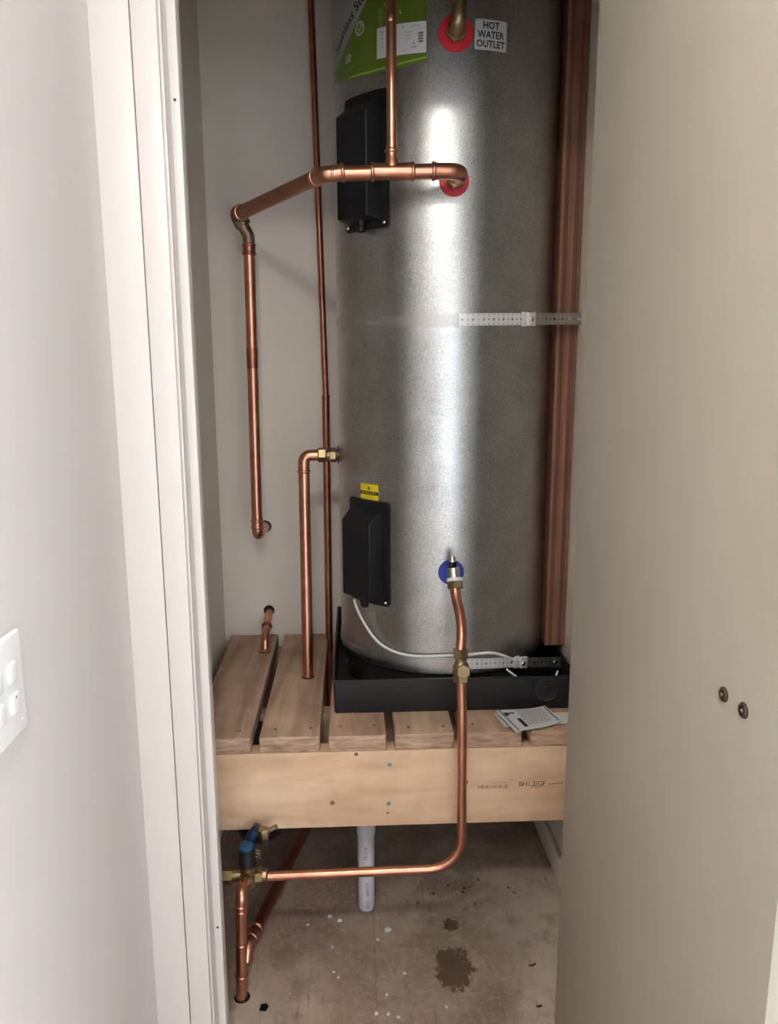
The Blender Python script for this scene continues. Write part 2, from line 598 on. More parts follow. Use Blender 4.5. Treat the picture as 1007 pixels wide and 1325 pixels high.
# the open cupboard door
A = radians(2.9)
dr = bpy.data.objects.new('door_1', None)
COL.objects.link(dr)
dr.location = (0.384, 1.296, 0)
dr['kind'] = 'structure'
W = 0.634
b = box(new(), 0, 0.035, -W, 0, 0.008, 2.04, .0015)


def doorobj(name, bm, m, **k):
    off = Vector(dr.location)
    bmesh.ops.rotate(bm, verts=bm.verts, cent=(0, 0, 0), matrix=Matrix.Rotation(A, 3, 'Z'))
    bmesh.ops.translate(bm, verts=bm.verts, vec=off)
    return obj(name, bm, m, dr, **k)


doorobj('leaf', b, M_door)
BOLTS = ((-0.507, 1.0345), (-0.5475, 1.0345))
for s, z in BOLTS:
    b = lathe(new(), [(.0088, 0), (.0088, .0012), (.0070, .0030), (.0045, .0030), (.0042, .0014), (.0018, .0014), (.0015, .0030), (0, .0032)], (0, s, z), (-1, 0, 0), 24)
    bo = doorobj('bolt', b, M_bronze)
    b = lathe(new(), [(.0026, 0), (.0020, .0010), (0, .0012)], (-.0028, s, z), (-1, 0, 0), 14)
    doorobj('bolt_tip', b, M_solder)
for z in (0.25, 1.0, 1.8):
    b = lathe(new(), [(.006, 0), (.006, .09)], (0.030, 0.012, z), (0, 0, 1), 14)
    doorobj('hinge', b, M_screw)

# ceiling lamp of the room (above and behind the camera)
lt = root('ceiling_light', 'round white ceiling light in the room behind the viewer', 'ceiling light', (-0.10, -0.05, CZ))
obj('lamp_base', lathe(new(), [(.135, 0), (.14, -.015), (.135, -.03)], (-0.10, -.05, CZ), (0, 0, 1), 40), M_trim, lt)
obj('lamp_diffuser', lathe(new(), [(.125, -.028), (.12, -.05), (.10, -.068), (.06, -.078), (0, -.08)], (-0.10, -.05, CZ), (0, 0, 1), 40), M_lamp, lt)
M_lamp.node_tree.nodes['Principled BSDF'].inputs['Emission Strength'].default_value = LIGHT_POWER

# ================================================================== PLATFORM
ZP = 0.556
pf = root('timber_platform', 'slatted pine platform with a deep front beam carrying the water tank', 'platform', (0.07, 1.65, 0.325))
b = box(new(), XL + .002, XR - .002, 1.650, 1.695, 0.324, 0.516, .002)
bmm = obj('beam', b, M_beam, pf)
for x, z, r, m in ((0.074, .481, .0055, 'z'), (0.072, .381, .0055, 'z'), (-0.003, .509, .005, 'k'), (-0.060, .387, .006, 'k'), (0.256, .431, .004, 'k'), (0.07, .357, .003, 'k')):
    if m == 'z':
        lathe(b := new(), [(r, 0), (r * .9, .0012), (r * .4, .0012), (r * .35, .0004), (0, .0004)], (x, 1.6500, z), (0, -1, 0), 18)
        obj('screw_head', b, M_bluegrey, bmm)
    else:
        lathe(b := new(), [(r, -.0001), (r * .8, .0004), (0, .0005)], (x, 1.6500, z), (0, -1, 0), 14)
        obj('knot', b, M_knot, bmm)
obj('rear_joist', box(new(), XL + .004, XR - .004, 2.296, 2.341, 0.326, 0.516, .002), M_plank, pf)
obj('added_gap_joist', box(new(), XL + .051, XR - .051, 1.850, 1.895, 0.326, 0.516, .002), M_plank, pf)  # added to hide the lit back wall and keep plank gaps dark
obj('side_joist', box(new(), XL + .004, XL + .049, 1.697, 2.294, 0.42, 0.516, .002), M_plank, pf)
obj('side_joist', box(new(), XR - .049, XR - .016, 1.697, 2.294, 0.42, 0.516, .002), M_plank, pf)
PL = ((-0.388, -0.245), (-0.225, -0.087), (-0.066, 0.067), (0.087, 0.225), (0.246, 0.383), (0.405, 0.540))
for i, (x0, x1) in enumerate(PL):
    j = (0, .001, -.001, .0005, 0, .001)[i]
    p = obj('plank', box(new(), x0, x1, 1.650 + j, 2.338, 0.5165, ZP + (0, -.0006, 0, -.0004, 0, 0)[i], .0032, 2), M_planks[i], pf)
    for fx in (.2, .8):
        lathe(b := new(), [(.0038, -.0002), (.003, .0003), (0, .0004)], (x0 + (x1 - x0) * fx + .006 * (i % 2), 1.686 + .006 * (i % 3), ZP), (0, 0, 1), 10)
        obj('nail', b, M_rust, p)


def stamp(body, size, x, z, parent, m=M_inkstamp, **k):
    t = text_polys(body, size, **k)
    for v in t.verts:
        v.co = Vector((x + v.co.x, 1.6495, z + v.co.y))
    return obj('printed_mark', t, m, parent, smooth=False)


stamp('HE·RI·HI·RI·IE', 0.0125, 0.318, .4165, bmm, spacing=1.0, thick=.0001)
stamp('~~~~~~-', 0.009, 0.335, .4275, bmm)
stamp('BH1.2(GF', 0.0175, 0.411, .4215, bmm, spacing=.9, thick=.0002)
stamp('--~~--', 0.014, 0.468, .4215, bmm, thick=.0003)
stamp('--------', 0.012, 0.485, .4275, bmm)
stamp('H1.2 ------', 0.006, 0.420, .4130, bmm)

# laminated post beside the tank
ps = root('timber_post', 'brown laminated timber post standing between the tank and the open door', 'post', (0.529, 1.975, 0.660))
nply = 6
x0, x1 = 0.5015, 0.5545
for k in range(nply):
    a0 = x0 + (x1 - x0) * k / nply
    a1 = x0 + (x1 - x0) * (k + 1) / nply
    dy = (0, .0010, -.0002, .0012, .0003, .0008)[k]
    obj('veneer_layer', box(new(), a0, a1 - .0004, 1.930 + dy, 2.020, 0.658, CZ, .0004, 1), (M_lvl, M_lvl2, M_lvl, M_lvl, M_lvl2, M_lvl)[k], ps)

# ================================================================== TANK
TX, TY, TR = .2367, 2.061, .2765


def tp(az, z, r=TR):
    a = radians(az)
    return Vector((TX + r * sin(a), TY - r * cos(a), z))


def tnorm(az):
    a = radians(az)
    return Vector((sin(a), -cos(a), 0))


tank = root('water_heater', 'tall galvanised steel hot water cylinder standing in a black tray', 'water heater', (TX, TY, 0.572))
tz0, tz1 = 0.640, 2.32
obj('tank_shell', lathe(new(), [(TR - .004, tz0), (TR, tz0 + .004), (TR, tz1), (TR - .01, tz1 + .012), (TR - .05, tz1 + .02), (0, tz1 + .022)],
                        (TX, TY, 0), (0, 0, 1), 160), M_galv, tank)
# rolled seam
obj('base_ring', lathe(new(), [(TR - .014, 0.572), (TR - .012, .60), (TR - .012, .6385), (TR - .03, .6395)], (TX, TY, 0), (0, 0, 1), 96), M_rubber, tank)


def washer(z, az, r, m, hr=.010):
    """a flat seal ring bent to the tank"""
    t = new()
    seg = 40
    rows = []
    for rr, off in ((hr, .0012), (hr + .001, .0030), (r - .0015, .0030), (r, .0008)):
        ring = []
        for k in range(seg):
            u, v = rr * cos(2 * pi * k / seg), rr * sin(2 * pi * k / seg)
            ring.append(t.verts.new(tp(az + math.degrees(u / TR), z + v, TR + off)))
        rows.append(ring)
    for P_, Q_ in zip(rows, rows[1:]):
        for k in range(seg):
            t.faces.new((P_[k], P_[(k + 1) % seg], Q_[(k + 1) % seg], Q_[k]))
    return obj('seal_ring', t, m, tank)


washer(2.080, -2.3, .0375, M_red)
washer(1.787, -2.3, .0330, M_red)
washer(0.9035, -1.4, .0310, M_blue)


def sticker(poly, off, m, parent, name='sticker', nu=24):
    """poly: (az, z) outline -> thin sheet following the shell; columns cut so that it bends"""
    t = new()
    vs = [t.verts.new((a, z, 0)) for a, z in poly]
    t.faces.new(vs)
    a0, a1 = min(p[0] for p in poly), max(p[0] for p in poly)
    for k in range(1, nu):
        c = a0 + (a1 - a0) * k / nu
        bmesh.ops.bisect_plane(t, geom=list(t.verts) + list(t.edges) + list(t.faces), plane_co=(c, 0, 0), plane_no=(1, 0, 0))
    r = bmesh.ops.extrude_face_region(t, geom=list(t.faces))
    nv = {v for v in r['geom'] if isinstance(v, bmesh.types.BMVert)}
    for v in list(t.verts):
        v.co = tp(v.co.x, v.co.y, TR + off + (.0003 if v in nv else 0))
    return obj(name, t, m, parent, smooth=False)


def rectp(a0, a1, z0, z1):
    return [(a0, z0), (a1, z0), (a1, z1), (a0, z1)]


def ttext(body, size, az, z, off, m, parent, rot=0.0, name='lettering', squash=1.0, **k):
    t = text_polys(body, size, **k)
    c, s = cos(rot), sin(rot)
    for v in t.verts:
        x, y = v.co.x * squash, v.co.y
        v.co = tp(az + math.degrees((x * c - y * s) / TR), z + (x * s + y * c), TR + off)
    return obj(name, t, m, parent, smooth=False)


# energy sticker: grey outer band, green field, white panel
gs = sticker([(-88, 2.02), (-77.5, 2.046), (-76, 2.072), (-66.7, 2.088), (-58.5, 2.115), (-51, 2.144), (-45.7, 2.171), (-38, 2.225), (-34, 2.28), (-88, 2.28)], .0006, M_grey, tank, 'energy_sticker')
gr = sticker([(-77.5, 2.048), (-68, 2.038), (-60.4, 2.032), (-50, 2.0255), (-43.1, 2.022), (-34, 2.0205), (-26.6, 2.0215), (-15.1, 2.029), (-15.1, 2.28), (-34, 2.28), (-38, 2.225),
              (-45.7, 2.171), (-51, 2.144), (-58.5, 2.115), (-66.7, 2.088), (-76, 2.072)], .0009, M_green, tank, 'energy_sticker')
sticker([(-60, 2.036), (-43.1, 2.030), (-30, 2.030), (-15.1, 2.038), (-15.1, 2.034), (-30, 2.0265), (-43.1, 2.026), (-60, 2.033)], .0012, M_greenlt, gr, 'printed_band')
wp = sticker([(-39.4, 2.049), (-15.2, 2.045), (-15.2, 2.106), (-39.3, 2.110)], .0013, M_white, tank, 'white_panel')
ttext('10', .024, -59.5, 2.0735, .0014, M_white, gr, thick=.0004)
ttext('YEAR WARRANTY', .0050, -57.5, 2.052, .0014, M_greenlt, gr)
ttext('Stainless Steel', .030, -58.0, 2.153, .0010, M_ink, gs, rot=radians(33), thick=.0006)
ttext('WATER', .006, -33.5, 2.152, .0014, M_white, gr)
ttext('O', .012, -37.4, 2.141, .0014, M_greenlt, gr, thick=.0003)
ttext('22', .013, -37.2, 2.127, .0014, M_greenlt, gr, thick=.0003)
ttext('0', .012, -37.2, 2.115, .0014, M_greenlt, gr, thick=.0003)
ttext('L', .010, -27.0, 2.131, .0014, M_white, gr, thick=.0003)
# check mark badge
t = new()
for (r0, r1) in ((.0125, .0145), (.0095, .0105)):
    A_ = []
    for k in range(32):
        ca, sa = cos(2 * pi * k / 32), sin(2 * pi * k / 32)
        A_.append((t.verts.new(tp(-50 + math.degrees(r0 * ca / TR), 2.124 + r0 * sa, TR + .0014)), t.verts.new(tp(-50 + math.degrees(r1 * ca / TR), 2.124 + r1 * sa, TR + .0014))))
    for k in range(32):
        a_, c_ = A_[k], A_[(k + 1) % 32]
        t.faces.new((a_[0], c_[0], c_[1], a_[1]))
for q in (((-.006, .000), (-.0045, .002), (-.001, -.004), (-.001, -.007)), ((-.001, -.007), (-.001, -.004), (.005, .007), (.007, .006))):
    t.faces.new([t.verts.new(tp(-50 + math.degrees(u / TR), 2.124 + v, TR + .0014)) for u, v in q])
obj('check_badge', t, M_white, gr, smooth=False)
# print on the white panel
for k, (az, z, s, body, m_) in enumerate(((-36.4, 2.099, .0048, 'O', M_ink), (-36.6, 2.087, .0058, '+---', M_ink), (-36.6, 2.078, .0035, '- --', M_inkgrey), (-36.6, 2.070, .0035, '- --', M_inkgrey),
                                 (-36.6, 2.062, .0035, '---', M_inkgrey), (-20.0, 2.100, .0038, '---------------', M_inkgrey), (-25.8, 2.100, .006, 'R', M_inkgrey),
                                 (-23.0, 2.089, .0036, '--------- -----', M_inkgrey), (-23.2, 2.083, .0036, '----------- -', M_inkgrey), (-23.0, 2.077, .0036, '---- ---- ----', M_inkgrey),
                                 (-24.6, 2.071, .0036, '-- ----', M_inkgrey), (-25.4, 2.055, .0040, '----', M_ink), (-20.8, 2.066, .0075, 'A', M_inkgrey), (-20.8, 2.059, .0055, 'www', M_inkgrey))):
    ttext(body, s, az, z, .00175, m_, wp, thick=.0002)
for k in range(4):
    sticker(rectp(-18.8, -16.6, 2.066 + k * .0055, 2.0695 + k * .0055), .0017, M_inkgrey, wp, 'printed_bar', 2)
# hot water outlet label
hp = sticker([(6.0, 2.050), (21.1, 2.050), (21.1, 2.109), (6.0, 2.109)], .0008, M_label, tank, 'outlet_label')
for zz, s in ((2.0975, 'HOT'), (2.0795, 'WATER'), (2.0615, 'OUTLET')):
    ttext(s, .0190, 13.5, zz, .0013, M_ink, hp, thick=.0005, squash=.92)
# yellow warning label
yl = sticker(rectp(-52.8, -40.0, 1.068, 1.1065), .0008, M_yellow, tank, 'warning_label')
sticker(rectp(-52.8, -40.0, 1.080, 1.0885), .0012, M_ink, yl, 'printed_band', 6)
ttext('ELECTRIC SHOCK', .0062, -46.4, 1.0842, .0016, M_yellow, yl)
ttext('------ ----- -----', .0035, -46.4, 1.0755, .0013, M_ink, yl)
ttext('-------- -------', .0035, -46.4, 1.0718, .0013, M_ink, yl)
t = new()
t.faces.new([t.verts.new(tp(-46.4 + math.degrees(u / TR), 1.097 + v, TR + .0012)) for u, v in ((-.005, -.0045), (.005, -.0045), (0, .006))])
obj('warning_sign', t, M_ink, yl, smooth=False)
ttext('!', .007, -46.4, 1.0968, .0014, M_yellow, yl, thick=.0002)


# element covers
def cover(zb, zt, dull):
    phi = -47.0
    n = tnorm(phi)
    u = Vector((cos(radians(phi)), sin(radians(phi)), 0))
    c = Vector((TX, TY, 0)) + n * TR

    def P(uu, nn, z):
        return c + u * uu + n * nn + Vector((0, 0, z))
    hw, hb = .068, .049
    # flange: plate bent back to the shell at its sides
    t = new()
    F = []
    for z in (zb, zb + .006, zt - .006, zt):
        row = []
        for k in range(9):
            uu = -hw + 2 * hw * k / 8
            if z in (zb, zt):
                uu *= .93
            back = TR - sqrt(TR * TR - uu * uu)
            row.append((t.verts.new(P(uu, -back + .0005, z)), t.verts.new(P(uu, -back + .0085, z))))
        F.append(row)
    for r0, r1 in zip(F, F[1:]):
        for k in range(8):
            t.faces.new((r0[k][1], r0[k + 1][1], r1[k + 1][1], r1[k][1]))
            t.faces.new((r0[k][0], r1[k][0], r1[k + 1][0], r0[k + 1][0]))
        for k in (0, 8):
            t.faces.new((r0[k][0], r0[k][1], r1[k][1], r1[k][0]))
    for k in range(8):
        t.faces.new((F[0][k][0], F[0][k + 1][0], F[0][k + 1][1], F[0][k][1]))
        t.faces.new((F[-1][k][0], F[-1][k + 1][0], F[-1][k + 1][1], F[-1][k][1]))
    cv = obj('element_cover', t, M_black, tank, label='black plastic element cover')
    # raised box with bevelled top
    t = new()
    zt1, zt2, zb1, zb2 = zt - .010, zt - .048, zb + .012, zb + .022
    w0, w1 = hb + .008, hb
    pts = [P(-w0, -.006, zb1), P(w0, -.006, zb1), P(w0, -.006, zt1), P(-w0, -.006, zt1),
           P(-w1, .046, zb2), P(w1, .046, zb2), P(w1, .046, zt2), P(-w1, .046, zt2)]
    V = [t.verts.new(p) for p in pts]
    for f in ((0, 1, 2, 3), (4, 5, 6, 7), (0, 1, 5, 4), (1, 2, 6, 5), (2, 3, 7, 6), (3, 0, 4, 7)):
        t.faces.new([V[i] for i in f])
    bmesh.ops.bevel(t, geom=list(t.edges), offset=.0035, segments=3, profile=.5, affect='EDGES')
    obj('cover_box', t, M_black, cv)
    t = new()
    lathe(t, [(.013, .012), (.013, -.004), (.010, -.006), (.010, -.016), (.008, -.018)], P(.004, .020, zb + .01), (0, 0, 1), 20)
    obj('cable_gland', t, M_black, cv)
    for sgn in (1, -1):
        back = TR - sqrt(TR * TR - (.060) ** 2)
        t = lathe(new(), [(.0042, 0), (.0042, .0010), (.003, .0024), (0, .0026)], P(sgn * .060, -back + .0085, zb + .010), n, 16)
        obj('screw', t, M_screw, cv)
    return P


P2 = cover(.806, 1.0665, False)
P1 = cover(1.698, 1.986, True)
# small relief scale marks low on the shell edge
for az, z in ((56.3, 1.814), (56.1, 1.776), (55.8, 1.786)):
    obj('scuff', lathe(new(), [(.0028, 0), (.002, .0006), (0, .0008)], tp(az, z, TR), tnorm(az), 8), M_label, tank)

# ================================================================== TRAY
ty = root('drip_tray', 'square black plastic tray under the foot of the tank', 'tray', (0.243, 2.05, ZP))
X0, X1, Y0, Y1, Z0, Z1 = -0.057, 0.5415, 1.7615, 2.341, ZP + .0005, 0.643
TH = .004
t = new()


def loop(x0, x1, y0, y1, z, r=.005, n=4):
    out = []
    for cx, cy, a0 in ((x1 - r, y1 - r, 0), (x0 + r, y1 - r, 90), (x0 + r, y0 + r, 180), (x1 - r, y0 + r, 270)):
        for k in range(n + 1):
            a = radians(a0 + 90 * k / n)
            out.append(t.verts.new((cx + r * cos(a), cy + r * sin(a), z)))
    return out


Ls = [loop(X0 + .004, X1 - .004, Y0 + .004, Y1 - .004, Z0), loop(X0 + .002, X1 - .002, Y0 + .002, Y1 - .002, Z0 + .004), loop(X0, X1, Y0, Y1, Z1 - .006), loop(X0 - .001, X1 + .001, Y0 - .002, Y1 + .001, Z1 - .004),
      loop(X0 - .001, X1 + .001, Y0 - .002, Y1 + .001, Z1), loop(X0 + TH, X1 - TH, Y0 + TH, Y1 - TH, Z1), loop(X0 + TH, X1 - TH, Y0 + TH, Y1 - TH, Z0 + .006)]
for a_, c_ in zip(Ls, Ls[1:]):
    N = len(a_)
    for k in range(N):
        t.faces.new((a_[k], a_[(k + 1) % N], c_[(k + 1) % N], c_[k]))
t.faces.new(Ls[0])
t.faces.new(Ls[-1])
obj('tray_body', t, M_tray, ty)
obj('drain_boss', lathe(new(), [(.030, 0), (.030, .0018), (.027, .0026), (.025, .0010), (.012, .0010), (.010, .0030), (.004, .0030), (.002, .001), (0, .001)],
                        (0.466, Y0 - .0002, .607), (0, -1, 0), 32), M_tray, ty)
obj('support_block', box(new(), .06, .41, 1.90, 2.22, Z0 + .0062, .572, .002), M_rubber, ty)


# ================================================================== STRAPS
def strap_path(az0, azt, P_end, zf, r=TR + .0012):
    """returns f(s)->(point, normal, zlift) and total length; wraps the tank then runs straight"""
    a = radians(azt) - radians(az0)
    L1 = a * r
    T = Vector((TX + r * sin(radians(azt)), TY - r * cos(radians(azt)), 0))
    E_ = Vector((P_end[0], P_end[1], 0))
    L2 = (E_ - T).length
    d = (E_ - T).normalized()

    def f(s):
        if s < L1:
            az = radians(az0) + s / r
            return Vector((TX + r * sin(az), TY - r * cos(az), zf(math.degrees(az), 0))), Vector((sin(az), -cos(az), 0))
        q = s - L1
        p = T + d * q
        return Vector((p.x, p.y, zf(azt, q / L2))), Vector((d.y, -d.x, 0))
    return f, L1, L1 + L2


def make_strap(name, label, tail_az, az0, azt, P_end, zf, bk_s, screws_s):
    f, L1, L = strap_path(az0, azt, P_end, zf)
    p0, n0 = f(L * .5)
    st = root(name, label, 'strap', tuple(p0), 'perforated steel straps round the tank')
    cell, n = .0125, int(L / .0125)
    H = .0270
    rows = ((-.0135, -.0065, .0017, 0), (-.0065, .0065, None, 0), (.0065, .0135, .0017, 0))
    n_tail = int((radians(tail_az) - radians(az0)) * (TR + .0012) / cell)
    n_bk = int(bk_s / cell)

    def band(nm, i0, i1, base, m_, **kw):
      t = new()
      cache = {}

      def V(s, h, lift):
        key = (round(s, 5), round(h, 5), lift)
        if key not in cache:
            p, nn = f(min(max(s, 0), L))
            cache[key] = t.verts.new(p + Vector((0, 0, h)) + nn * (lift + base))
        return cache[key]
      for i in range(i0, i1):
        s0, s1 = i * cell, (i + 1) * cell
        sm = (s0 + s1) / 2
        for (h0, h1, r, _) in rows:
            hm = (h0 + h1) / 2
            rr = r if r else (.0034 if i % 2 else .0021)
            o_ = [(s0, h0), (sm, h0), (s1, h0), (s1, hm), (s1, h1), (sm, h1), (s0, h1), (s0, hm)]
            for lift in (0.0, .0010):
                out = [V(s, h, lift) for s, h in o_]
                inn = []
                for k in range(8):
                    a = radians(-135 + 45 * k)
                    inn.append(V(sm + rr * cos(a), hm + rr * sin(a), lift))
                for k in range(8):
                    t.faces.new((out[k], out[(k + 1) % 8], inn[(k + 1) % 8], inn[k]))
            for k in range(8):
                a, c = radians(-135 + 45 * k), radians(-90 + 45 * k)
                q = [V(sm + rr * cos(a), hm + rr * sin(a), 0.0), V(sm + rr * cos(c), hm + rr * sin(c), 0.0), V(sm + rr * cos(c), hm + rr * sin(c), .0010), V(sm + rr * cos(a), hm + rr * sin(a), .0010)]
                t.faces.new(q)
        for h in (-.0135, .0135):
            t.faces.new((V(s0, h, 0), V(sm, h, 0), V(sm, h, .001), V(s0, h, .001)))
            t.faces.new((V(sm, h, 0), V(s1, h, 0), V(s1, h, .001), V(sm, h, .001)))
      obj(nm, t, m_, st, angle=60, **kw)
    band('band', 0, n, 0.0, M_strap_dull)
    band('strap_tail', n_tail, n_bk, .0011, M_strap, label='bright new end of the strap')
    # tension buckle: folded plate, bridge and screw
    def plate(s0, s1, hh, l0, l1, nm, m_, b=.0008):
        t = new()
        for (sa, sb) in ((s0, s1),):
            pa, na = f(sa)
            pb, nb = f(sb)
            d = (pb - pa)
            d.z = 0
            ln = d.length
            d.normalize()
            nn = Vector((d.y, -d.x, 0))
            q = new()
            box(q, 0, ln, l0, l1, -hh, hh, b)
            for v in q.verts:
                v.co = pa + d * v.co.x + nn * v.co.y + Vector((0, 0, v.co.z))
            return obj(nm, q, m_, bk)
    pb, nb = f(bk_s)
    bk = bpy.data.objects.new('buckle', None)
    COL.objects.link(bk)
    bk.parent = st
    bk.location = pb - Vector(st.location)
    plate(bk_s - .019, bk_s - .003, .0165, .0012, .0030, 'buckle_plate', M_strap)
    plate(bk_s - .003, bk_s + .014, .0150, .0012, .0075, 'buckle_bridge', M_strap, .0015)
    plate(bk_s + .014, bk_s + .021, .0160, .0012, .0042, 'buckle_plate', M_strap)
    pp, nn = f(bk_s + .005)
    obj('screw', lathe(new(), [(.0065, 0), (.0065, .003), (.005, .0045), (.0018, .0045), (.0015, .002), (0, .002)], pp + nn * .0075, nn, 6), M_screw, bk)
    for s in screws_s:
        pp, nn = f(L - s)
        obj('screw', lathe(new(), [(.0052, 0), (.0050, .0016), (.003, .0030), (.0012, .0030), (.001, .0016), (0, .0016)], pp + nn * .001, nn, 16), M_screw, st)
    return f, L1, L


def keyed(keys, zt, ze):
    def zf(az, q):
        if q > 0:
            return zt + (ze - zt) * q
        for (a0, z0), (a1, z1) in zip(keys, keys[1:]):
            if az <= a1:
                f_ = max(0, (az - a0) / (a1 - a0))
                return z0 + (z1 - z0) * f_
        return zt
    return zf


make_strap('steel_strap', 'perforated steel strap across the middle of the tank, above the lower black cover', 1.0, -110, 26, (0.5545, 1.905),
           keyed([(-110, 1.503), (-80, 1.499), (-30, 1.491), (0, 1.492), (26, 1.495)], 1.495, 1.501), 0.714, (.036, .008))
make_strap('steel_strap', 'perforated steel strap round the foot of the tank, just above the black tray', 3.5, -110, 26, (0.5545, 1.905),
           keyed([(-110, .655), (-70, .6615), (-35, .676), (0, .675), (26, .661)], .661, .620), 0.722, (.040, .010))


# ================================================================== PIPES
def pipe_root(name, label, loc, group=None, cat='pipe'):
    return root(name, label, cat, loc, group)


def bez(pts, n=10):
    """Catmull-Rom through points"""
    P = [Vector(p) for p in pts]
    P = [P[0] * 2 - P[1]] + P + [P[-1] * 2 - P[-2]]
    out = []
    for i in range(1, len(P) - 2):
        for k in range(n):
            t_ = k / n
            a, b_, c, d = P[i - 1], P[i], P[i + 1], P[i + 2]
            out.append(.5 * ((2 * b_) + (c - a) * t_ + (2 * a - 5 * b_ + 4 * c - d) * t_ ** 2 + (3 * b_ - a - 3 * c + d) * t_ ** 3))
    out.append(P[-2])
    return out


def cyl(name, a, b_, r, m, parent, seg=28, **k):
    a, b_ = Vector(a), Vector(b_)
    ln = (b_ - a).length
    return obj(name, lathe(new(), [(r, 0), (r, ln)], a, b_ - a, seg), m, parent, **k)


def sleeve(name, a, b_, r, m, parent, beads=(1, 1)):
    """a fitting socket: tube with a raised crimp bead near each end"""
    a, b_ = Vector(a), Vector(b_)
    ax = b_ - a
    ln = ax.length
    prof = [(r - .0012, 0)]
    for h, on in ((.004, beads[0]), (ln - .004, beads[1])):
        if on:
            prof += [(r + .0022 * sin(pi * k / 6), h - .0036 * cos(pi * k / 6)) for k in range(7)]
    prof.append((r - .0012, ln))
    return obj(name, lathe(new(), prof, a, ax), m, parent)


RM = .0152
# --- hot outlet run: tank outlet, tee with riser, elbow, slanted run to the wall, drop
h = pipe_root('copper_pipe', 'thick copper pipe with a tee, from the lower red-ringed tank outlet to the back wall', (0.085, 1.70, 1.786))
OUT = tp(-2.3, 1.787)
EL = Vector((0.230, 1.7, 1.787))
cyl('outlet_nipple', OUT - Vector((0, .0, 0)), OUT + Vector((0, -.030, 0)), .0150, M_brass, h)
obj('outlet_nut', hexnut(new(), OUT, (0, -1, 0), .0225, .018, .034, .3), M_brass, h, angle=25)
pts = fillet([OUT + Vector((.004, -.030, 0)), (EL.x, EL.y, EL.z), (0.178, 1.700, 1.787)], .026)
obj('elbow', tube(new(), pts, .0165), M_copper, h)
for i, (x0, x1) in enumerate(((0.190, 0.166), (0.128, 0.044))):
    pass
sleeve('socket', (0.194, 1.7, 1.787), (0.168, 1.7, 1.787), .0172, M_copper, h, (0, 1))
cyl('pipe', (0.172, 1.7, 1.787), (-0.040, 1.7, 1.7805), RM, M_copper, h)
# tee
te = sleeve('tee', (0.133, 1.7, 1.7865), (0.041, 1.7, 1.7850), .0172, M_copper, h)
obj('tee_branch', lathe(new(), [(.0155, 0.0), (.0145, .018), (.0122, .024), (.0120, .034), (.0144, .036), (.0144, .040), (.0118, .043), (.0118, .048)], (0.0855, 1.7, 1.787), (0, 0, 1)), M_copper, te)
cyl('pipe', (0.0855, 1.7, 1.82), (0.0835, 1.7, CZ - .001), .0104, M_copper, h)
for zc in (2.075,):
    obj('pipe_coupling', bead(new(), (0.0838, 1.7, zc), (0, 0, 1), .0104, .0012, .010), M_copper, h)
# 45 degree elbow at the left
sleeve('socket', (-0.012, 1.7, 1.7835), (-0.036, 1.7, 1.7805), .0170, M_copper, h, (1, 0))
E0 = Vector((-0.0575, 1.700, 1.779))
WL = Vector((-0.303, 2.186, 1.786))
dS = (WL - E0).normalized()
obj('elbow', tube(new(), fillet([(-0.030, 1.7, 1.7805), E0, E0 + dS * .040], .05), .0168), M_copper, h)
obj('collar', bead(new(), E0 + dS * .030, dS, .0168, .0022), M_copper, h)
obj('collar', bead(new(), (-0.0375, 1.7, 1.7803), (1, 0, 0), .0168, .0014, .003), M_copper, h)
obj('pipe', lathe(new(), [(.0155, 0), (.0178, (WL - E0).length - .056)], E0 + dS * .036, dS), M_copper_dull, h)
# far elbow turning forward and down, then the drop
obj('elbow', tube(new(), fillet([WL - dS * .036, WL, WL + Vector((.016, .004, -.028))], .018), .0212), M_solder, h)
obj('collar', bead(new(), WL - dS * .036, dS, .0192, .0026, .004), M_copper, h)
DT = Vector((-0.2765, 2.2, 1.700))
obj('elbow', tube(new(), fillet([WL + Vector((.006, .002, -.014)), DT + Vector((0, 0, .034)), DT + Vector((0, 0, -.004))], .022), .0160), M_solder, h)
sleeve('socket', DT + Vector((0, 0, .014)), DT + Vector((0, 0, -.016)), .0168, M_copper_dull, h, (1, 1))
DB = Vector((-0.2815, 2.2, 0.922))
cyl('pipe', DT, DB, RM, M_copper, h)
obj('pipe_band', lathe(new(), [(RM + .0001, 0), (RM + .0003, .001), (RM + .0003, .055), (RM + .0001, .056)], DT + (DB - DT) * .335, DB - DT), M_copper_dull, h)
sleeve('socket', DB + Vector((0, 0, .034)), DB + Vector((0, 0, .006)), .0162, M_copper, h, (1, 1))
obj('elbow', tube(new(), fillet([DB + Vector((0, 0, .02)), DB + Vector((.001, .0, -.014)), (-0.2775, YB - .001, .902)], .022), .0158), M_copper, h)
obj('wall_hole', lathe(new(), [(.0190, 0), (.0182, .0008), (0, .0009)], (-0.2755, YB, .903), (0, -1, 0), 24), M_rubber, h)

# --- thin pipe behind
p = pipe_root('copper_pipe', 'thin copper pipe running floor to ceiling up the back wall behind the others', (-0.086, 2.300, ZP))
cyl('pipe', (-0.1025, 2.3, CZ - .001), (-0.0805, 2.3, 1.300), .0088, M_copper_dull, p)
cyl('pipe', (-0.0808, 2.3, 1.300), (-0.0855, 2.283, 0.02), .0106, M_copper_dull, p)
obj('collar', bead(new(), (-0.0806, 2.3, 1.300), (0, 0, 1), .0098, .0022, .006), M_copper_dull, p)

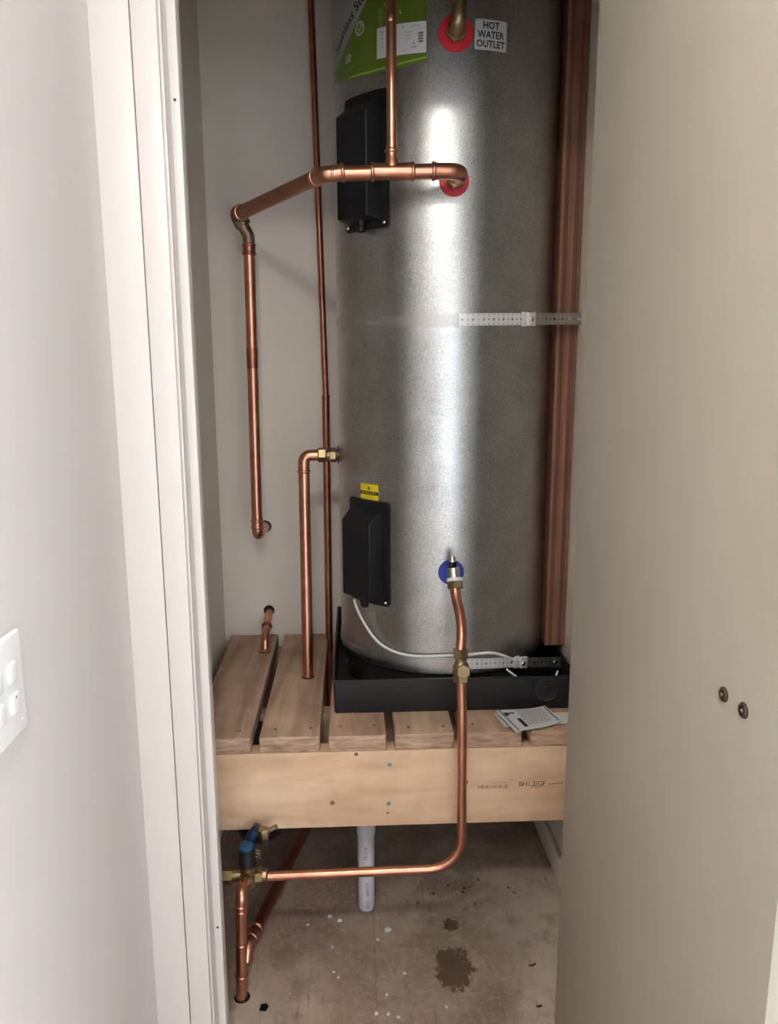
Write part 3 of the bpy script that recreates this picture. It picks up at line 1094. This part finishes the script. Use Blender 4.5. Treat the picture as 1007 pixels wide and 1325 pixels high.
# --- relief drain pipe
d = pipe_root('copper_pipe', 'upright copper pipe from the brass fitting on the tank side down through the platform', (-0.132, 1.995, ZP))
FT = Vector((-0.1325, 1.997, ZP - .045))
TT = Vector((-0.1335, 2.052, 1.118))
cyl('pipe', FT, TT, .0148, M_copper, d)
obj('elbow', tube(new(), fillet([TT, (-0.1335, 2.0535, 1.157), (-0.088, 2.055, 1.157)], .034, 12), .0152), M_copper, d)
obj('collar', bead(new(), TT - Vector((0, 0, .004)), (0, 0, 1), .0150, .0026, .004), M_copper, d)
obj('brass_nut', hexnut(new(), (-0.096, 2.055, 1.157), (1, 0, 0), .0200, 0, .024, .2), M_brass, d, angle=25)
obj('fitting_body', lathe(new(), [(.0135, .02), (.0125, .028), (.0160, .029), (.0160, .034)], (-0.096, 2.055, 1.157), (1, 0, 0)), M_brass, d)
obj('brass_nut', hexnut(new(), (-0.096, 2.055, 1.157), (1, 0, 0), .0195, .031, .050, .5), M_brass, d, angle=25)
obj('fitting_body', lathe(new(), [(.015, .048), (.015, .062)], (-0.096, 2.055, 1.157), (1, 0, 0)), M_solder, d)
obj('seal_ring', lathe(new(), [(.014, 0), (.024, .0006), (.024, .003), (.014, .003)], (-0.0405, 2.055, 1.157), (-1, 0, 0), 28), M_rubber, d)
obj('pipe_foot_shade', lathe(new(), [(.0180, 0), (.0175, .0006), (0, .0007)], (-0.1325, 1.995, ZP - .0002), (0, 0, 1), 24), M_rust, d)  # dark disc painted round the pipe foot as its small shadow

# --- stub bending from the first plank to the wall
s_ = pipe_root('copper_pipe', 'short bent copper stub rising from the left plank into a hole in the back wall', (-0.270, 2.190, ZP))
F0 = Vector((-0.2700, 2.190, ZP))
obj('pipe', tube(new(), fillet([F0 - Vector((0, 0, .04)), F0 + Vector((.000, 0, .038)), (-0.272, YB - .004, .628)], .045, 14), .0118), M_copper, s_)
obj('collar', lathe(new(), [(.0122, 0), (.0185, .0004), (.0190, .005), (.0150, .009), (.0122, .011)], F0 - Vector((0, 0, .0005)), (0, 0, 1)), M_copper, s_)
ax_ = (Vector((-0.272, YB - .004, .628)) - (F0 + Vector((0, 0, .038)))).normalized()
c_ = F0 + Vector((0, 0, .038)) + ax_ * .072
obj('collar', lathe(new(), [(.0120, -.012), (.0140, -.010), (.0152, -.004), (.0165, 0), (.0152, .004), (.0135, .006)], c_, ax_), M_copper_dull, s_)
obj('wall_hole', lathe(new(), [(.0172, 0), (.0166, .0008), (0, .0009)], (-0.2725, YB, .6325), (0, -1, 0), 24), M_rubber, s_)

# --- cold inlet run
c = pipe_root('copper_pipe', 'copper pipe from the blue-ringed inlet down past the beam, bending left underneath', (0.232, 1.61, .74))
BI = tp(-1.4, .9035)
cyl('inlet_nipple', BI, BI + Vector((0, -.045, .004)), .0125, M_chrome, c)
obj('inlet_tee', lathe(new(), [(.009, 0), (.0145, .002), (.0145, .030), (.011, .034)], BI + Vector((-.0035, -.062, .030)), (0.10, -.25, -1)), M_chrome, c)
obj('bleed_plug', hexnut(new(), BI + Vector((-.0045, -.056, .027)), (0, .1, 1), .0105, 0, .014, .2), M_black, c, angle=25)
obj('bleed_stem', lathe(new(), [(.0085, 0), (.0085, .009), (.006, .013), (0, .014)], BI + Vector((-.0045, -.055, .041)), (0, .1, 1), 20), M_chrome, c)
PTp = Vector((.2275, 1.706, .874))
obj('washer_ring', lathe(new(), [(.013, 0), (.0185, .001), (.0190, .008), (.0150, .010)], BI + Vector((-.001, -.069, .006)), (.05, -.42, -1)), M_white, c, label='white plastic ring')
obj('brass_nut', hexnut(new(), BI + Vector((-.0005, -.073, -.002)), (.05, -.42, -1), .0190, 0, .017, .3), M_brass, c, angle=25)
VT = Vector((.2310, 1.612, .772))
obj('pipe', tube(new(), bez([(.2285, 1.709, .896), (.2305, 1.690, .868), (.2355, 1.655, .835), (.2350, 1.628, .803), tuple(VT)]), .0117), M_copper, c)
VB = Vector((.2320, 1.600, .702))
ax = VB - VT
ax.normalize()
vb = obj('valve_body', lathe(new(), [(.0115, -.004), (.0150, -.002), (.0165, .010), (.0130, .016), (.0125, .024), (.0150, .028), (.0180, .034), (.0190, .046), (.0175, .056), (.0150, .060), (.0130, .062)], VT, ax, 30), M_brass, c)
obj('brass_nut', hexnut(new(), VT, ax, .0185, -.004, .016, .1), M_brass, vb, angle=25)
obj('valve_hub', hexnut(new(), VT + ax * .041 + Vector((.002, -.004, 0)), (.05, -1, .1), .0165, .010, .0185, .5), M_brass, vb, angle=25)
obj('brass_nut', hexnut(new(), VT, ax, .0185, .054, .070, .4), M_brass, vb, angle=25)
YL = 1.585
pts = fillet([tuple(VB + Vector((0, 0, .01))), (.2340, 1.590, .60), (.2370, YL, .2535), (-.215, YL, .2475)], [0, .3, .078, 0], 12)
obj('pipe', tube(new(), pts, .0107), M_copper, c, label='bare copper pipe bending below the beam')


# --- valve group at the bottom left
v = root('brass_valve', 'brass valve with a dark knob and blue cap, low beside the door frame', 'valve', (-0.252, 1.56, 0.26))
CV = Vector((-0.252, YL, 0.252))
body = obj('valve_body', lathe(new(), [(.012, -.030), (.0165, -.028), (.0175, -.010), (.0185, 0), (.0175, .012), (.0150, .022), (.0150, .028)], CV, (0.0, -.15, 1), 28), M_brass, v)
obj('valve_arm', lathe(new(), [(.0135, -.050), (.0135, .016)], CV, (1, 0, 0), 24), M_brass, v)
obj('brass_nut', hexnut(new(), CV, (1, 0, 0), .0185, .014, .034, .3), M_brass, v, angle=25)
obj('brass_nut', lathe(new(), [(.0150, .030), (.0165, .032), (.0160, .042), (.0112, .045)], CV, (1, 0, 0), 24), M_brass, v)
obj('brass_nut', hexnut(new(), CV + Vector((0, 0, 0)), (-1, 0, 0), .0195, .036, .060, .1), M_brass, v, angle=25)
cyl('inlet_pipe', CV + Vector((-.056, 0, 0)), CV + Vector((-.125, 0, 0)), .0107, M_copper, v)
kn = CV + Vector((.000, -.004, .028))
obj('knob', lathe(new(), [(.012, 0), (.0205, .003), (.0205, .010), (.0185, .014), (.0175, .044), (.0165, .047)], kn, (0, -.06, 1), 12), M_black, v)
obj('knob_cap', lathe(new(), [(.0165, .0465), (.0160, .0530), (.0120, .0560), (0, .0565)], kn, (0, -.06, 1), 28), M_bluecap, v)
# strainer behind the knob
sb = Vector((-0.2165, 1.602, .345))
obj('strainer_body', tube(new(), fillet([CV + Vector((0, .012, .02)), CV + Vector((.004, .024, .078)), sb + Vector((-.012, .010, .012))], .015), .0115), M_bluebody, v, label='dark blue plastic body')
obj('strainer_nut', hexnut(new(), sb, (.12, 0, -1), .0130, -.012, .012, .1), M_brass, v, angle=25)
obj('strainer_cap', lathe(new(), [(.0105, .011), (.0110, .026), (.009, .030), (0, .031)], sb, (.12, 0, -1), 18), M_rubber, v)
obj('spring_clip', tube(new(), [CV + Vector((.024 + .004 * cos(k * 1.3), -.004, .045 + .0018 * k)) + Vector((.004 * sin(k * 1.3), 0, 0)) for k in range(14)], .0012, 8), M_solder, v)
obj('pipe_tail', lathe(new(), [(.0055, 0), (.0055, .026), (.003, .029)], sb + Vector((.006, .0, .004)), (1, .1, .45), 18), M_solder, v)

bw = root('vessel', 'round black vessel hanging under the platform behind the brass valve', 'vessel', (-0.2465, 1.775, .40))
vc = Vector((-0.2460, 1.775, .218))
obj('vessel_body', lathe(new(), [(0, 0), (.018, .0015), (.040, .011), (.056, .026), (.062, .048), (.064, .10), (.062, .22), (.05, .2935)], vc, (0, 0, 1), 48), M_black, bw)
obj('vessel_seam', lathe(new(), [(.0640, .058), (.0665, .060), (.0665, .066), (.0640, .068)], vc, (0, 0, 1), 48), M_black, bw)

dpn = pipe_root('copper_pipe', 'upright copper pipe with crimp rings going from the brass valve into the floor', (-0.262, 1.508, 0))
pts = fillet([CV + Vector((-.004, -.012, -.004)), (-0.258, 1.512, 0.262), (-0.2655, 1.508, -0.02)], .040, 12)
obj('elbow', tube(new(), fillet([CV + Vector((-.004, -.010, -.002)), (-0.2575, 1.512, 0.268), (-0.2580, 1.509, 0.215)], .036, 12), .0130), M_copper, dpn)
obj('brass_nut', hexnut(new(), CV + Vector((-.003, -.016, 0)), (-.05, -1, .02), .0180, 0, .014, .2), M_brass, dpn, angle=25)
cyl('pipe', (-0.2590, 1.509, 0.228), (-0.2660, 1.508, 0.001), .0122, M_copper, dpn)
for x, z, e in ((-.2590, .2340, .0024), (-.2592, .2210, .0020), (-.2618, .138, .0024), (-.2642, .058, .0024)):
    obj('collar', bead(new(), (x, 1.5085, z), (0, 0, 1), .0126, e, .0036), M_copper, dpn)
sleeve('socket', (-.2595, 1.5085, .240), (-.2620, 1.5085, .132), .0134, M_copper, dpn, (0, 0))
obj('floor_hole', lathe(new(), [(.0180, 0), (.0172, .0008), (0, .0009)], (-0.2650, 1.510, 0), (0, 0, 1), 28), M_rubber, dpn)

g = pipe_root('copper_pipe', 'dull copper pipe lying slantwise on the floor behind the upright pipe', (-0.21, 1.9, 0.04))
G0, G1 = Vector((-0.2640, 1.640, .034)), Vector((-0.120, 2.235, .040))
cyl('pipe', G0, G1, .0150, M_copper_dull, g)
obj('elbow', tube(new(), fillet([G0 + (G1 - G0) * .04, G0 - (G1 - G0).normalized() * .012, G0 + Vector((-.006, -.03, -.030))], .02, 8), .0158), M_copper, g)
for k in (.015, .07):
    obj('collar', bead(new(), G0 + (G1 - G0) * k, G1 - G0, .0152, .0028, .004), M_copper, g)
obj('elbow', tube(new(), fillet([G1 - (G1 - G0) * .03, G1, G1 + Vector((0, 0, .10))], .03, 8), .0155), M_copper_dull, g)
cyl('pipe', G1 + Vector((0, 0, .09)), G1 + Vector((0, 0, .47)), .0150, M_copper_dull, g)

# --- grey waste pipe
pv = pipe_root('waste_pipe', 'grey plastic waste pipe with black printing standing under the platform', (0.019, 1.782, 0))
PX, PY = 0.0195, 1.789
obj('pipe', lathe(new(), [(.0190, 0.0005), (.0215, .003), (.0215, .23)], (PX, PY, 0), (0, 0, 1), 36), M_pvc, pv)
obj('socket', lathe(new(), [(.0216, .208), (.0238, .216), (.0240, .224), (.0240, .5115)], (PX, PY, 0), (0, 0, 1), 36), M_pvc, pv)
ZT = .0218


def ptext(body, size, z, ang, m=M_inkgrey):
    t = text_polys(body, size, thick=.0002)
    for q in t.verts:
        x, y = q.co.x, q.co.y      # reads downwards along the pipe
        a = radians(ang) + y / ZT
        q.co = Vector((PX + ZT * sin(a), PY - ZT * cos(a), z - x))
    return obj('printed_mark', t, m, pv, smooth=False)


ptext('PVC-U', .0125, .170, -8)
ptext('40 SN', .0120, .120, 0)
ptext('2.1.DWV', .0105, .066, 4)
ptext('11:32', .0105, .022, 8)

# --- upper hot outlet elbow
u = root('brass_outlet', 'brass elbow and riser on the top red-ringed tank outlet', 'pipe fitting', (0.225, 1.745, 2.08))
OU = tp(-2.3, 2.080)
obj('outlet_nut', hexnut(new(), OU, (0, -1, 0), .0225, .0032, .016, .25), M_brass, u, angle=25)
obj('elbow', tube(new(), fillet([OU, OU + Vector((0, -.038, 0)), OU + Vector((.0015, -.040, .052))], .020), .0155), M_brass, u)
obj('brass_nut', lathe(new(), [(.0160, 0), (.0185, .003), (.0185, .009), (.0160, .012), (.0160, .020)], OU + Vector((.0015, -.040, .046)), (0, 0, 1)), M_brass, u)
cyl('pipe', OU + Vector((.0015, -.040, .06)), Vector((OU.x + .0015, OU.y - .040, CZ - .001)), .0125, M_brass, u)

# --- white cable
cb = [(-53.0, .812, .0250), (-52.6, .796, .022), (-50.3, .760, .012), (-43.2, .722, .0085), (-35.6, .700, .007), (-26.5, .6905, .0065), (-16.2, .6905, .0065), (-2.4, .6955, .0065),
      (7.5, .6955, .0065), (14, .6955, .0060), (20, .6925, .0050), (27, .6800, .0042), (33, .664, .0042), (37, .650, .0042)]
pts = [tp(a, z, TR + o) for a, z, o in cb]
cbo = obj('power_cable', tube(new(), bez(pts, 6), .0036, 12), M_cable)
cbo['label'] = 'white power cable curving from the lower black cover round the foot of the tank'
cbo['category'] = 'cable'
tl = obj('cable_tie', tube(new(), bez([(.372, 1.792, .651), (.383, 1.779, .645), (.402, 1.7730, .632), (.412, 1.775, .626)], 5), .0025, 8), M_cable)
tl['label'] = 'white cable tail poking down below the left side of the lower strap buckle'
tl['category'] = 'cable'
tl = obj('cable_tie', tube(new(), bez([(.520, 1.862, .613), (.512, 1.85, .604), (.500, 1.845, .590)], 5), .0028, 8), M_cable)
tl['label'] = 'white cable tail poking down under the wall end of the lower strap'
tl['category'] = 'cable'


# --- leaflets on the platform edge
def leaf(name, label, corners, z, th, amp, seed):
    a, b_, c2, d2 = [Vector((*q, 0)) for q in corners]      # bl, br, tr, tl
    o = root(name, label, 'leaflet', ((a + c2) / 2).to_tuple()[:2] + (z,), 'leaflets on the platform edge')
    rnd = random.Random(seed)

    def S(u_, v_, dz=0):
        p_ = (a * (1 - u_) + b_ * u_) * (1 - v_) + (d2 * (1 - u_) + c2 * u_) * v_
        wv = amp * (sin(u_ * 5.2 + 1.0 + seed) * .45 + .55) * (.4 + .6 * (1 - v_)) + amp * .5 * v_ * (1 - u_) + amp * 1.5 * max(0, u_ - .75) * v_
        return Vector((p_.x, p_.y, z + wv + dz))
    t = new()
    n = 16
    g = [[[t.verts.new(S(i / n, j / 8, dz)) for i in range(n + 1)] for j in range(9)] for dz in (0, th)]
    for L_ in g:
        for j in range(8):
            for i in range(n):
                t.faces.new((L_[j][i], L_[j][i + 1], L_[j + 1][i + 1], L_[j + 1][i]))
    for j in range(8):
        for i in (0, n):
            t.faces.new((g[0][j][i], g[0][j + 1][i], g[1][j + 1][i], g[1][j][i]))
    for i in range(n):
        for j in (0, 8):
            t.faces.new((g[0][j][i], g[1][j][i], g[1][j][i + 1], g[0][j][i + 1]))
    obj('sheet', t, M_paper, o)

    def patch(nm, u0, u1, v0, v1, m_, sk=0.0):
        t = new()
        k = 6
        rows = [[t.verts.new(S(u0 + (u1 - u0) * i / k + sk * j / 3, v0 + (v1 - v0) * j / 3, th + .0006)) for i in range(k + 1)] for j in range(4)]
        for j in range(3):
            for i in range(k):
                t.faces.new((rows[j][i], rows[j][i + 1], rows[j + 1][i + 1], rows[j + 1][i]))
        return obj(nm, t, m_, o, smooth=False)
    return S, patch


leaf('leaflet', 'plain pale sheet lying under the printed leaflet, reaching behind the open door', ((.345, 1.668), (.530, 1.676), (.535, 1.735), (.333, 1.740)), ZP + .0012, .0005, .003, 2)
S, patch = leaf('leaflet', 'folded white leaflet with black print on the platform edge in front of the tray', ((.362, 1.618), (.482, 1.672), (.462, 1.755), (.335, 1.728)), ZP + .008, .0012, .0065, 0)
patch('printed_bar', .945, .975, .08, .93, M_inkgrey)
patch('printed_bar', .055, .085, .02, .98, M_inkgrey)
patch('printed_box', .235, .315, .10, .52, M_ink)
patch('printed_mark', .09, .17, .70, .86, M_ink)
patch('printed_mark', .17, .30, .78, .84, M_ink)
rr = random.Random(3)
t = new()
for line in range(11):
    v_ = .90 - line * .07
    u_ = .36
    while u_ < .86:
        w_ = rr.uniform(.02, .07)
        k = [S(u_, v_, .0019), S(min(u_ + w_, .88), v_, .0019), S(min(u_ + w_, .88), v_ + .022, .0019), S(u_, v_ + .022, .0019)]
        t.faces.new([t.verts.new(q) for q in k])
        u_ += w_ + .018
pr = obj('printed_text', t, M_inkgrey, bpy.data.objects.get('leaflet.001') or bpy.data.objects['leaflet'], smooth=False)

# --- light switch plate on the left wall
sw = root('wall_switch', 'white switch plate on the wall at the left edge of the picture', 'switch', (XW, .812, 1.045))
obj('switch_plate', box(new(), XW, XW + .0085, .772, .858, .985, 1.104, .003, 3), M_switch, sw)
for z in (1.062, 1.026):
    rk = obj('rocker', box(new(), XW + .006, XW + .0115, .818, .838, z - .0115, z + .0115, .0025, 3), M_switch, sw)
obj('rocker_mark', lathe(new(), [(.0016, 0), (0, .0003)], (XW + .0116, .828, 1.033), (1, 0, 0), 10), M_inkgrey, rk)
obj('screw_cap', lathe(new(), [(.003, 0), (.0028, .0006), (0, .0008)], (XW + .0085, .845, .999), (1, 0, 0), 14), M_white, sw)
obj('rocker', box(new(), XW + .006, XW + .0115, .782, .802, 1.05, 1.074, .0025, 3), M_switch, sw)
obj('rocker', box(new(), XW + .006, XW + .0115, .782, .802, 1.014, 1.038, .0025, 3), M_switch, sw)

# --- litter on the floor
rr = random.Random(11)
CHL = ['largest white plaster chip on the floor, just right of the grey waste pipe', 'white plaster chip left of the grey waste pipe, the nearer of two',
       'white plaster chip left of the grey waste pipe, the farther of two', 'white plaster chip midway between the upright copper pipe and the floor seam, nearer the viewer',
       'white plaster chip right of the slanting floor pipe, behind a similar one', 'middle of three white plaster chips in a row at the bottom edge of the picture',
       'leftmost of three white plaster chips in a row at the bottom edge of the picture', 'rightmost of three white plaster chips in a row at the bottom edge of the picture'] + \
      ['tiny white plaster crumb on the dusty floor below the platform'] * 6
CH = [(.071, 1.703, .011), (-.050, 1.742, .008), (-.076, 1.758, .008), (-.061, 1.572, .005), (-.067, 1.650, .005), (.061, 1.448, .006), (.035, 1.452, .0065), (.083, 1.439, .006),
      (.045, 1.67, .006), (.103, 1.56, .005), (-.13, 1.73, .005), (.06, 1.50, .005), (.19, 1.46, .004), (-.05, 1.555, .004)]
for i, (x, y, r) in enumerate(CH):
    t = new()
    n = rr.randint(5, 7)
    rad = [r * rr.uniform(.55, 1.05) for _ in range(n)]
    hgt = rr.uniform(.0015, .0035)
    lo = [t.verts.new((x + rad[k] * cos(2 * pi * k / n), y + rad[k] * sin(2 * pi * k / n), .0002)) for k in range(n)]
    hi = [t.verts.new((x + .75 * rad[k] * cos(2 * pi * k / n), y + .75 * rad[k] * sin(2 * pi * k / n), hgt * rr.uniform(.6, 1))) for k in range(n)]
    t.faces.new(lo)
    t.faces.new(hi)
    for k in range(n):
        t.faces.new((lo[k], lo[(k + 1) % n], hi[(k + 1) % n], hi[k]))
    o = obj('plaster_chip', t, M_paper, smooth=False)
    o['label'] = CHL[i]
    o['category'] = 'debris'
    if i > 7:
        o['group'] = 'tiny plaster crumbs on the closet floor'
for x, y, a, ln, lab in ((.408, 1.568, .35, .018, 'dark wood splinter on the floor right of the big wet stain'), (.395, 1.450, .1, .013, 'dark wood splinter on the floor nearest the open door')):
    t = box(new(), -ln / 2, ln / 2, -.002, .002, 0, .003, .0006, 1)
    bmesh.ops.bisect_plane(t, geom=list(t.verts) + list(t.edges) + list(t.faces), plane_co=(0, 0, 0), plane_no=(1, 0, 0))
    for q in t.verts:
        q.co.y += abs(q.co.x) * .35
    bmesh.ops.rotate(t, verts=t.verts, cent=(0, 0, 0), matrix=Matrix.Rotation(a, 3, 'Z'))
    bmesh.ops.translate(t, verts=t.verts, vec=(x, y, .0002))
    o = obj('wood_splinter', t, M_rust, smooth=False)
    o['label'] = lab
    o['category'] = 'debris'
t = new()
V_ = [(-.222, 1.470), (-.208, 1.468), (-.203, 1.479), (-.207, 1.487), (-.220, 1.485)]
lo = [t.verts.new((x, y, .0002)) for x, y in V_]
hi = [t.verts.new((x, y, .0035)) for x, y in V_]
t.faces.new(lo)
t.faces.new(hi)
for k in range(5):
    t.faces.new((lo[k], lo[(k + 1) % 5], hi[(k + 1) % 5], hi[k]))
o = obj('plastic_scrap', t, M_tray, smooth=False)
o['label'] = 'dark scrap of plastic on the floor in front of the upright copper pipe'
o['category'] = 'debris'
